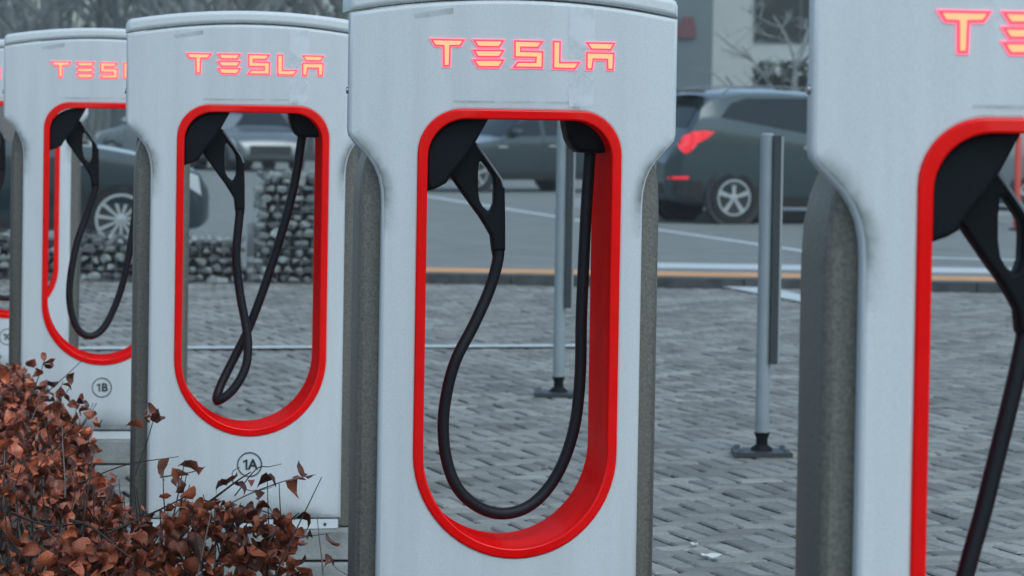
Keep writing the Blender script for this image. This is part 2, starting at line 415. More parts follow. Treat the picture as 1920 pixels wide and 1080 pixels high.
# kerb between the paving and the lane
kb = empty('kerb', (0, KD, 0)); kb['kind'] = 'structure'
x = -12.0
while x < 16:
    b = MB(); b.box((x + 0.5, 0.08, 0.02), (0.99, 0.15, 0.118)); o = b.obj('kerbstone', M['kerb'], kb); x += 1.0
o = sheet('orange_edge_line', [(-1.9, KD + 0.24), (16, KD + 0.24), (16, KD + 1.0), (-1.9, KD + 1.0)], 0.084, M['orange'])
o = sheet('lane_edge_line', [(1.0, KD + 1.6), (16, KD + 1.6), (16, KD + 2.6), (1.0, KD + 2.6)], 0.084, M['paint'])
def lane_line(name, p, q, w):
    a, b = pz(*p, 0.08), pz(*q, 0.08); o = strip(name, a, b, w, 0.085, M['paint'], None); o['kind'] = 'structure'
lane_line('parking_line', (1190, 425), (1700, 500), 0.16)
lane_line('parking_line', (760, 362), (1200, 432), 0.18)
lane_line('parking_line', (1740, 484), (1960, 490), 0.30)
sheet('far_pavement', [(0.8, 42.6), (30, 42.6), (30, 47.5), (0.8, 47.5)], 0.2, M['palekerb'], 0.115)

# ------------------------------------------------------------------ charging posts
HW, BW = 0.392, 0.311
KB = 0.30                                               # fronts bulge: depth grows with u squared
def bend(me):
    for v in me.vertices: v.co.y += KB * v.co.x ** 2
    me.update(); return me
def seam(u): return 1.582 + 0.036 * (1 - (u / HW) ** 2)
def capz(u): return 1.628 + 0.034 * (1 - (u / HW) ** 2)
half = [(BW, 0.037), (BW, 0.6), (BW, 1.14)] + [(BW + 0.002, 1.17), (BW + 0.008, 1.198), (BW + 0.018, 1.222), (BW + 0.032, 1.243), (BW + 0.050, 1.262), (BW + 0.065, 1.277), (HW - 0.003, 1.294), (HW, 1.308)] + [(HW, 1.45)]
top = [(u, seam(u)) for u in np.linspace(HW, -HW, 21)]
outline = half + top + [(-u, z) for u, z in reversed(half)]
RC, RW = 0.013, 0.243                                   # ring centre and half width
RT, RB = 1.361, 0.303
def ringloop(ins, n=10):
    w = RW - ins; r = 0.105 - ins * 0.6; t = RT - ins; cz = RB + RW + 0.004
    l = arc(RC + w - r, t - r, r, r, 0, 90, n) + arc(RC - w + r, t - r, r, r, 90, 180, n)
    l += [(RC - w, 1.0), (RC - w, 0.8)] + arc(RC, cz, w, cz - RB - ins, 180, 360, 28)[0:] + [(RC + w, 0.8), (RC + w, 1.0)]
    return l
PM = {}
PM['front_shell'] = bend(plate('front_shell', [outline, ringloop(0.004)], 0.0, 0.032, 0.009, M['shell'], bb=0.004, grid=.045))
coreh = [(0.360, 0.0), (0.360, 1.13), (0.357, 1.19), (0.348, 1.235), (0.335, 1.27)]
core = coreh + [(-u, z) for u, z in reversed(coreh)]
# the side of the core must pass round the opening
corehole = ringloop(-0.004)
low = [p for p in core if p[1] < 1.4]
corefull = coreh + [(0.332, 1.56), (-0.332, 1.56)] + [(-u, z) for u, z in reversed(coreh)]
PM['body_core'] = bend(plate('body_core', [corefull, corehole], 0.034, 0.25, 0.014, M['core'], seg=4, bb=0.06))
capo = [(u, seam(u) + 0.005) for u in np.linspace(-HW, HW, 21)] + [(HW, capz(HW) - 0.014), (HW - 0.005, capz(HW) - 0.003)] + [(u, capz(u)) for u in np.linspace(HW - 0.014, -HW + 0.014, 19)] + [(-HW + 0.005, capz(HW) - 0.003), (-HW, capz(HW) - 0.014)]
PM['top_cap'] = bend(plate('top_cap', [capo], -0.002, 0.22, 0.012, M['cap'], seg=4, bb=0.03))
PM['back_shell'] = plate('back_shell', [[(0.31, 0.02), (0.31, 1.56), (-0.31, 1.56), (-0.31, 0.02)], ringloop(-0.006)], 0.285, 0.296, 0.004, M['shell'])
PM['base_strip'] = bend(plate('base_strip', [[(u, 0.002) for u in np.linspace(-BW + .007, BW - .007, 13)] + [(u, 0.033) for u in np.linspace(BW - .007, -BW + .007, 13)]], 0.008, 0.03, 0.002, M['shell']))
PM['red_ring'] = bend(plate('red_ring', [ringloop(0.0), ringloop(0.0235)], -0.005, 0.02, 0.004, M['red']))
def tunnel():
    li = ringloop(0.0237); lo = ringloop(0.004); n = len(li); b = MB()
    ws = [0.016, 0.1, 0.2, 0.275]
    vs = [(u, w, z) for w in ws for u, z in li] + [(u, w, z) for w in ws for u, z in lo]
    N = len(ws); fs = []
    for k in range(N - 1):
        for i in range(n):
            j = (i + 1) % n
            fs.append((k * n + i, k * n + j, (k + 1) * n + j, (k + 1) * n + i))
            fs.append(((N + k) * n + i, (N + k + 1) * n + i, (N + k + 1) * n + j, (N + k) * n + j))
    for i in range(n):
        j = (i + 1) % n
        fs.append(((N - 1) * n + i, (N - 1) * n + j, (2 * N - 1) * n + j, (2 * N - 1) * n + i))
    return recalc(mesh('liner', vs, fs, M['red'], 40))
PM['liner'] = bend(tunnel())
K = 'main'
def C(pts, w, k=K): return [loc2(k, x, y, w) for x, y in pts]
hol = C([(919, 219), (891, 269), (872, 297), (845, 330), (838, 343), (824, 351), (802, 359)], 0.03)
u0 = RC - RW + 0.024; hol[-1] = (u0, hol[-1][1])
hol += [(u0, 1.27)] + [(u + 0.0, z) for u, z in arc(u0 + 0.10, 1.245, 0.10, 0.092, 180, 100, 6)[1:]]
PM['holster'] = plate('holster', [hol], 0.03, 0.22, 0.008, M['black'])
hand = C([(885, 262), (893, 269), (905, 284), (919, 305), (932, 322), (941, 337), (945, 355), (946, 410), (946, 469), (922, 470), (919, 442), (909, 424), (897, 405), (880, 382), (863, 358), (845, 332), (840, 318), (858, 290)], 0.12)
hole = C([(897, 304), (902, 301), (913, 315), (923, 331), (925, 350), (924, 380), (919, 393), (914, 396), (904, 387), (898, 376), (895, 355), (895, 325)], 0.12)
PM['connector'] = plate('connector', [hand, hole], 0.10, 0.142, 0.007, M['black'], seg=3)
PM['connector_trim'] = plate('connector_trim', [C([(895, 269), (920, 303), (943, 337), (947, 352), (943, 352), (939, 338), (917, 306), (892, 272)], 0.099)], 0.097, 0.103, 0.0015, M['pole'], seg=1)
gl = C([(1059, 220), (1061, 240), (1066, 262), (1074, 277), (1084, 286), (1126, 288), (1137, 286), (1141, 262), (1143, 220)], 0.10)
PM['cable_gland'] = plate('cable_gland', [gl], 0.09, 0.19, 0.012, M['black'])
PM['cuff'] = plate('cuff', [C([(921, 466), (946, 466), (945, 482), (924, 482)], 0.12)], 0.107, 0.136, 0.01, M['black'])
# lettering, traced in a 5.053x crop whose corner is (790, 60)
LET = [[(94,70),(402,76),(366,130),(272,132),(264,322),(212,322),(210,132),(130,128)],
 [(496,78),(776,82),(736,142),(538,140)], [(496,174),(776,176),(736,236),(534,234)], [(496,266),(776,266),(734,332),(538,330)],
 [(884,84),(1144,92),(1104,148),(942,146),(942,182),(1148,188),(1144,338),(874,334),(916,284),(1080,286),(1084,242),(884,238)],
 [(1252,90),(1314,92),(1310,290),(1494,290),(1452,350),(1250,344)],
 [(1568,102),(1826,108),(1792,168),(1608,164)],
 [(1566,196),(1822,202),(1814,356),(1762,356),(1760,262),(1628,259),(1614,354),(1566,352)]]
def traced(px, py):
    w = 0.0
    for _ in range(6):
        q = loc('main', px, py, w); w = KB * q.x ** 2
    return (q.x, q.z)
def glyphs(name, grow, w, m, drop=0.006):
    vs = []; fs = []
    for g in LET:
        l = [traced(790 + x / 5.053, 60 + y / 5.053) for x, y in g]
        if area2(l) < 0: l.reverse()
        l = offs(l, grow); me = plate('t', [l], w, drop, 0, m)
        k = len(vs); vs += [tuple(v.co) for v in me.vertices]; fs += [tuple(i + k for i in p.vertices) for p in me.polygons]
        bpy.data.meshes.remove(me)
    return bend(mesh(name, vs, fs, m))
PM['letter_rim'] = glyphs('letter_rim', 0.0032, -0.0022, M['ledrim'])
PM['letter_edge'] = glyphs('letter_edge', 0.0006, -0.0032, M['ledgap'])
PM['letter_face'] = glyphs('letter_face', -0.0022, -0.0040, M['led'])
PM['side_bolt'] = MB(); PM['side_bolt'].tube([(-HW + 0.001, 0.016 + KB * HW * HW, 1.400), (-HW - 0.004, 0.016 + KB * HW * HW, 1.400)], 0.008, 10); PM['side_bolt'] = PM['side_bolt'].mesh('side_bolt', M['bolt'], 40)
sc = MB()
sc.tube([(BW - 0.05, 0.010 + KB * .068, 0.017), (BW - 0.05, 0.0055 + KB * .068, 0.017)], 0.005, 10); PM['screw'] = sc.mesh('screw', M['ink'])
sc = MB(); sc.tube([(-BW + 0.05, 0.010 + KB * .068, 0.017), (-BW + 0.05, 0.0055 + KB * .068, 0.017)], 0.005, 10); PM['screw2'] = sc.mesh('screw', M['ink'])
# dirt and tape left on the shell, plus painted shade at the necks
def patch(name, q, m, w=-0.0012, n=14):
    a, b_, c_, d_ = [traced(x, y) for x, y in q]; v = []; f = []
    for i in range(n + 1):
        t = i / n
        for p0, p1 in ((a, b_), (d_, c_)):
            u = p0[0] + (p1[0] - p0[0]) * t; v.append((u, w + KB * u * u, p0[1] + (p1[1] - p0[1]) * t))
    f = [(2 * i, 2 * i + 2, 2 * i + 3, 2 * i + 1) for i in range(n)]
    return mesh(name, v, f, m)
PM['tape_residue'] = patch('tape_residue', [(1068, 12), (1116, 14), (1112, 200), (1066, 200)], M['tape'])
PM['tape_scrap'] = patch('tape_scrap', [(1078, 40), (1104, 40), (1104, 92), (1078, 92)], M['tape'], -0.0018)
PM['grime_line'] = patch('grime_line', [(850, 188), (1086, 190.5), (1086, 194.5), (850, 193)], M['grime'])
PM['grime_spot'] = patch('grime_spot', [(1074, 194), (1088, 194.5), (1087, 206), (1074, 206)], M['grime'], -0.0012, 3)
PM['grime_smudge'] = patch('grime_smudge', [(775, 26), (850, 14), (850, 26), (778, 35)], M['grime'])
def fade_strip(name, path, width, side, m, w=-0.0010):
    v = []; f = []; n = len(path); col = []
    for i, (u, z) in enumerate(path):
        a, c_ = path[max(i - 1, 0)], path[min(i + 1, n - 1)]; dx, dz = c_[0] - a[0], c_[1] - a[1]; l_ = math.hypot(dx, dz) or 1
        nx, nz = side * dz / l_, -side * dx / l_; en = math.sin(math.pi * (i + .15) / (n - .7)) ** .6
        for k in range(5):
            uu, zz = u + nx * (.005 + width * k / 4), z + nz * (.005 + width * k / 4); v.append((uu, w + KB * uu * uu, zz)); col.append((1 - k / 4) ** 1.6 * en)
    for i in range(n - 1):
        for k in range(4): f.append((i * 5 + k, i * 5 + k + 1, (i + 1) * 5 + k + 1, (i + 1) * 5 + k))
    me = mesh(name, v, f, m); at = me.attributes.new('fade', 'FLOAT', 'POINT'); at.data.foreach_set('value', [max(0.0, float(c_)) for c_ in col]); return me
M['fade'] = mat('soft_grime_shade', (0.13, 0.135, 0.125), 0.75, alpha=(22, 0.25, 0.75, 0.9))
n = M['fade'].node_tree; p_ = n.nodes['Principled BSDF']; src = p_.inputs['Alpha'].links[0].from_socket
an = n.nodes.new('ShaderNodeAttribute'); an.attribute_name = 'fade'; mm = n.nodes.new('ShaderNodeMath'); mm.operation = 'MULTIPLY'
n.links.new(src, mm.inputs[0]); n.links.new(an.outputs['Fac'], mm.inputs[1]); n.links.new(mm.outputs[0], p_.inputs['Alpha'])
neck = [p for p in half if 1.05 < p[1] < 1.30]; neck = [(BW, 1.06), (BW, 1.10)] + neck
PM['neck_grime_shade'] = fade_strip('neck_grime_shade', [(-u, z) for u, z in neck], 0.035, 1, M['fade'])  # grime and the neck's drop shadow painted as one fading strip
PM['neck_grime_shade2'] = fade_strip('neck_grime_shade', neck, 0.03, -1, M['fade'])
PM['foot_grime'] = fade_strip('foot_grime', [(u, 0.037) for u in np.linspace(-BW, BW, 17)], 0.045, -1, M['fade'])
def text_mesh(txt, size):
    cu = bpy.data.curves.new('t', 'FONT'); cu.body = txt; cu.size = size; cu.align_x = 'CENTER'; cu.align_y = 'CENTER'; cu.resolution_u = 3; cu.offset = size * 0.03
    o = bpy.data.objects.new('t', cu); COL.objects.link(o)
    dg = bpy.context.evaluated_depsgraph_get(); me = bpy.data.meshes.new_from_object(o.evaluated_get(dg))
    bpy.data.objects.remove(o); bpy.data.curves.remove(cu)
    me.transform(Matrix.Rotation(math.pi / 2, 4, 'X'))
    me.materials.clear(); me.materials.append(M['ink']); return me

CABLE = {
 'main': [(934, 462, .12), (933, 490, .12), (917, 545, .12), (888, 610, .11), (856, 672, .10), (838, 735, .10), (831, 800, .10), (838, 865, .10), (860, 918, .10), (900, 952, .11), (945, 963, .12), (990, 950, .13), (1028, 915, .14), (1058, 862, .14), (1079, 790, .14), (1088, 700, .14), (1090, 600, .14), (1094, 500, .14), (1100, 380, .14), (1107, 275, .14)],
 '1A': [(444, 385, .12), (444, 420, .12), (443, 480, .12), (450, 550, .12), (461, 610, .11), (465, 650, .10), (460, 690, .09), (440, 727, .08), (415, 749, .08), (406, 748, .10), (414, 722, .13), (437, 675, .15), (462, 625, .16), (486, 565, .16), (510, 495, .16), (533, 420, .15), (553, 340, .15), (567, 250, .14)],
 '1B': [(177, 340, .12), (173, 370, .12), (162, 405, .12), (146, 450, .11), (134, 505, .10), (130, 555, .10), (136, 595, .10), (150, 622, .11), (172, 630, .12), (194, 615, .13), (213, 580, .14), (229, 535, .14), (243, 470, .14), (255, 380, .14), (265, 245, .14)],
}
DZ = {}
def to_shape(k):
    return [loc(k, x, y, w) for x, y, w in CABLE[k]]
cab = {k: to_shape(k) for k in CABLE}
for k in ('1A', '1B'): cab[k][0] = cab['main'][0].copy(); cab[k][1] = cab['main'][1].copy(); cab[k][1].z += .006
cab['1C'] = [p.copy() for p in cab['main']]
cab['end'] = [p.copy() for p in cab['main'][:1]] + [loc('end', x, y, .12) for x, y in ((1917, 640), (1907, 700), (1888, 780), (1868, 860), (1843, 960), (1815, 1060), (1795, 1150))]
e = cab['end'][-1]; mz = cab['main']
cab['end'] += [Vector((e.x + 0.012, e.y, e.z - 0.09)), Vector((e.x + 0.06, .11, e.z - 0.16)), Vector((e.x + 0.13, .12, e.z - 0.185)), Vector((mz[12].x, .13, e.z - 0.13)), Vector((mz[14].x, .14, e.z + 0.02))] + [p.copy() for p in mz[15:]]
cab['end'][1].x = 0.5 * (cab['end'][1].x + mz[1].x)

LBL = {'main': 'white and red charging post beside post 1A, its cable hanging in a wide U',
       '1A': 'white charging post marked 1A, cable pinched into a narrow dangling loop',
       '1B': 'white charging post marked 1B standing between post 1A and the next one beyond',
       '1C': 'white charging post beyond post 1B, mostly hidden by it',
       'end': 'white and red charging post farthest along the row from post 1B'}
def charger(k):
    r = empty('charging_post', ORG[k], A)
    tag(r, LBL[k], 'charging post', 'charging posts in a row')
    sh = link('front_shell', PM['front_shell'], r)
    for n in ('body_core', 'top_cap', 'back_shell', 'base_strip', 'red_ring', 'liner', 'holster', 'cable_gland', 'side_bolt'):
        link(n, PM[n], r)
    link('screw', PM['screw'], r); link('screw', PM['screw2'], r)
    for n in ('letter_rim', 'letter_edge', 'letter_face', 'tape_residue', 'tape_scrap', 'grime_line', 'grime_spot', 'grime_smudge', 'neck_grime_shade', 'neck_grime_shade2', 'foot_grime'):
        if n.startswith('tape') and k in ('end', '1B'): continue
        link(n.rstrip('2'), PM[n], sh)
    cn = link('connector', PM['connector'], r); link('connector_trim', PM['connector_trim'], cn); link('cuff', PM['cuff'], cn)
    b = MB(); b.tube(spline(cab[k], 6), 0.0145, 10); b.obj('cable', M['cable'], r, 60)
    if k in ('1A', '1B', '1C'):
        u, z = loc2('1A', 468, 871)
        rad = 0.040; ci = plate('bay_number_ring', [arc(u, z, rad, rad, 0, 360, 40)[:-1], arc(u, z, rad - .0038, rad - .0038, 0, 360, 40)[:-1]], -0.0014, 0.003, 0, M['ink'])
        link('bay_number_ring', ci, sh)
        o = link('bay_number', text_mesh(k[1], 0.046), sh); o.location = (u + 0.0105, -0.0014, z - 0.001)
        one = plate('bay_number', [[(u - .013, z - .0165), (u - .0068, z - .0165), (u - .0068, z + .0165), (u - .0115, z + .0165), (u - .0215, z + .0105), (u - .0195, z + .0060), (u - .013, z + .0098)]], -0.0014, 0.003, 0, M['ink']); link('bay_number', one, sh)
    return r
for k in POSTS:
    charger(k)
# plinths
for k, nm in (('main', 'beside post 1A, under the wide cable loop'), ('1A', 'under post 1A beside the brown hedge'), ('1B', 'under post 1B behind the brown hedge'), ('1C', 'under the post beyond 1B'), ('end', 'under the post farthest from the hedge')):
    p = empty('concrete_plinth', (ORG[k].x, ORG[k].y, 0), A); tag(p, 'grey weathered concrete plinth ' + nm, 'plinth', 'plinths under the charging posts')
    me = plate('upper_block', [[(-0.372, 0.045), (0.372, 0.045), (0.372, ZB), (-0.372, ZB)]], -0.012, 0.42, 0.006, M['concrete'], seg=2); link('upper_block', me, p)
    me = plate('lower_block', [[(-0.47, -0.03), (0.47, -0.03), (0.47, 0.037), (-0.47, 0.037)]], -0.04, 0.52, 0.008, M['concrete'], seg=2); link('lower_block', me, p)
    me = plate('joint', [[(-0.365, 0.036), (0.365, 0.036), (0.365, 0.046), (-0.365, 0.046)]], 0.0, 0.41, 0.0, M['dark']); link('joint', me, p)

# ------------------------------------------------------------------ parking posts
def parking_post(px, py, h, label, turn):
    p = at_z(px, py, 0.005); r = empty('parking_post', p, turn)
    tag(r, label, 'post', 'slim grey posts on base plates in the yard')
    b = MB(); b.tube([(0, 0, 0.09), (0, 0, h - .01), (0, 0, h)], [0.031, 0.031, 0.022], 14); b.obj('pole', M['pole'], r, 40)
    b = MB(); b.tube([(0, 0, 0.012), (0, 0, 0.03), (0, 0, 0.045), (0, 0, 0.07), (0, 0, 0.098)], [0.052, 0.046, 0.026, 0.026, 0.036], 12); b.obj('boot', M['black'], r, 40)
    b = MB(); b.box((0, 0, 0.008), (0.25, 0.22, 0.02)); b.obj('base_plate', M['polestrip'], r)
    for sx in (-1, 1):
        for sy in (-1, 1):
            b = MB(); b.tube([(sx * .1, sy * .085, 0.018), (sx * .1, sy * .085, 0.034)], 0.012, 6); b.obj('bolt', M['bolt'], r)
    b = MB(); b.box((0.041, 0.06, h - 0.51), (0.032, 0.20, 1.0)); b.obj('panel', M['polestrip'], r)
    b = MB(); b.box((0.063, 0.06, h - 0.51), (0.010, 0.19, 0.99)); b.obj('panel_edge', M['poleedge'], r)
    return r
parking_post(1047, 741, 1.47, 'slim grey post with dark side panel, seen through the wide cable loop', 0.02)
parking_post(1428, 852, 1.41, 'slim grey post with dark side panel standing in front of the dark hatchback', 0.03)

# ------------------------------------------------------------------ gabions
def stone_mesh(i):
    b = bmesh.new(); bmesh.ops.create_icosphere(b, subdivisions=2, radius=0.5)
    rr = random.Random(i); ax = [Vector((rr.gauss(0, 1), rr.gauss(0, 1), rr.gauss(0, 1))).normalized() for _ in range(9)]
    lim = [rr.uniform(0.17, 0.40) for _ in ax]
    for v in b.verts:
        for a, l in zip(ax, lim):
            d = v.co.dot(a)
            if d > l: v.co -= a * (d - l)
        v.co.x *= 1.15; v.co.z *= 0.8
    me = bpy.data.meshes.new('stone'); b.to_mesh(me); b.free(); me.materials.append(M['stone']); return me
STONES = [stone_mesh(i) for i in range(8)]
def gabion(label, x0, x1, y0, dep, h, z0=0.0, limit=298):
    r = empty('gabion', ((x0 + x1) / 2, y0, z0)); tag(r, label, 'gabion', None); hx = (x1 - x0) / 2
    b = MB(); b.box((0, dep / 2, h / 2), (2 * hx - 0.16, dep - 0.16, h - 0.14)); b.obj('inner_fill', M['dark'], r)
    cand = []
    s = 0.098
    for i in range(int(2 * hx / s)):
        for j in range(int(h / 0.076)):
            cand.append((-hx + (i + .5 + (j % 2) * .4) * s, 0.045, (j + .5) * 0.076, 0))
        for kq in range(1, int(dep / s)):
            cand.append((-hx + (i + .5 + (kq % 2) * .4) * s, (kq + .4) * s, h - 0.045, 1))
    for kq in range(1, int(dep / s)):
        for j in range(int(h / 0.076) - 1):
            cand.append((-hx + 0.05, (kq + .4) * s, (j + .5) * 0.076, 2)); cand.append((hx - 0.05, (kq + .4) * s, (j + .5) * 0.076, 2))
    cand = [c for c in cand if abs(c[0]) < hx - 0.02]
    def vis(c):
        px, py, d = project((c[0] + r.location.x, c[1] + y0, c[2])); return (0 if 0 < px < 1920 else 1, c[3], abs(px - 350))
    cand.sort(key=vis)
    rest = MB()
    for q, (x, y, z, f) in enumerate(cand):
        me = STONES[rng.randrange(8)]; sz = rng.uniform(0.075, 0.125)
        mt = Matrix.LocRotScale(Vector((x + rng.uniform(-.02, .02), y + rng.uniform(-.015, .015), z + rng.uniform(-.012, .012))), Matrix.Rotation(rng.uniform(0, 6.28), 3, 'Z') @ Matrix.Rotation(rng.uniform(-.6, .6), 3, 'X'), Vector((sz * rng.uniform(.8, 1.25), sz, sz * rng.uniform(.8, 1.1))))
        if q < limit:
            o = link('stone', me, r); o.matrix_local = mt
        else:
            rest.add([mt @ v.co for v in me.vertices], [tuple(p.vertices) for p in me.polygons])
    if rest.v: tag(rest.obj('stone_fill', M['stone'], r), kind='stuff')
    b = MB(); w = 0.004
    for i in range(int(2 * hx / 0.1) + 1):
        x = -hx + i * 0.1; b.box((x, -0.03, h / 2), (w, w, h)); b.box((x, dep / 2, h + .012), (w, dep, w))
    for j in range(int(h / 0.1) + 1): b.box((0, -0.034, min(j * 0.1 + 0.01, h)), (2 * hx, w, w))
    tag(b.obj('wire_mesh', M['wire'], r), kind='stuff')
    return r
GY = KD - 0.14
gx = lambda px: at_d(px, 500, GY).x
gabion('low wide gabion of grey stones in front of the dark blue car', gx(-120), gx(462), GY - 0.5, 0.48, 0.40)
gabion('tall gabion of grey stones next to the banded marker post', gx(482), gx(640), GY - 0.42, 0.5, 0.95)
mp = at_d(472, 520, GY - 0.1); r = empty('marker_post', (mp.x, mp.y, 0)); tag(r, 'thin pale marker post with white bands between low and tall gabions', 'post')
b = MB(); b.tube([(0, 0, 0), (0, 0, 0.48), (0, 0, 0.5)], [0.045, 0.045, 0.03], 12); b.obj('shaft', M['palekerb'], r, 40)
for z in (0.10, 0.19):
    b = MB(); b.tube([(0, 0, z - .022), (0, 0, z + .022)], 0.0475, 12); b.obj('band', M['white'], r, 40)

# ------------------------------------------------------------------ cars
def lathe(prof, n=28):       # prof (radius, y) about the y axis
    vs = [(rr * math.cos(2 * math.pi * k / n), y, rr * math.sin(2 * math.pi * k / n)) for rr, y in prof for k in range(n)]
    N = len(prof)
    fs = [(i * n + k, i * n + (k + 1) % n, (i + 1) * n + (k + 1) % n, (i + 1) * n + k) for i in range(N - 1) for k in range(n)]
    return vs, fs
def wheel_meshes(R, spokes, key, _c={}):
    if key in _c: return _c[key]
    ri = R * 0.68
    v, f = lathe([(ri, -0.20), (R * .93, -0.21), (R, -0.18), (R, -0.03), (R * .93, 0.0), (ri * 1.04, -0.004), (ri, -0.02), (ri, -0.10), (0.001, -0.10)])
    ty = recalc(mesh('tyre', v, f, M['tyre'], 40))
    b = MB(); v, f = lathe([(ri * 1.01, -0.03), (ri * 1.01, -0.004), (ri * .90, -0.004), (ri * .90, -0.05)]); b.add(v, f)
    v, f = lathe([(ri * .22, -0.06), (ri * .22, -0.012), (0.001, -0.008)]); b.add(v, f)
    for s in range(spokes):
        a = 2 * math.pi * (s + .25) / spokes; wi = (ri * 1.1 / spokes) if spokes < 8 else ri * 1.35 / spokes
        for sg in (1,):
            p = []
            for rr, ww in ((ri * .15, wi * .8), (ri * .95, wi * 1.25)):
                for q in (-1, 1):
                    for yy in (-0.04, -0.012):
                        p.append((rr * math.cos(a) - q * ww * math.sin(a) * .5, yy, rr * math.sin(a) + q * ww * math.cos(a) * .5))
            b.add(p, [(1, 3, 7, 5), (0, 1, 5, 4), (3, 2, 6, 7), (0, 2, 3, 1), (4, 5, 7, 6)])
    rim = recalc(b.mesh('rim', M['alloy'], 30))
    _c[key] = (ty, rim); return _c[key]

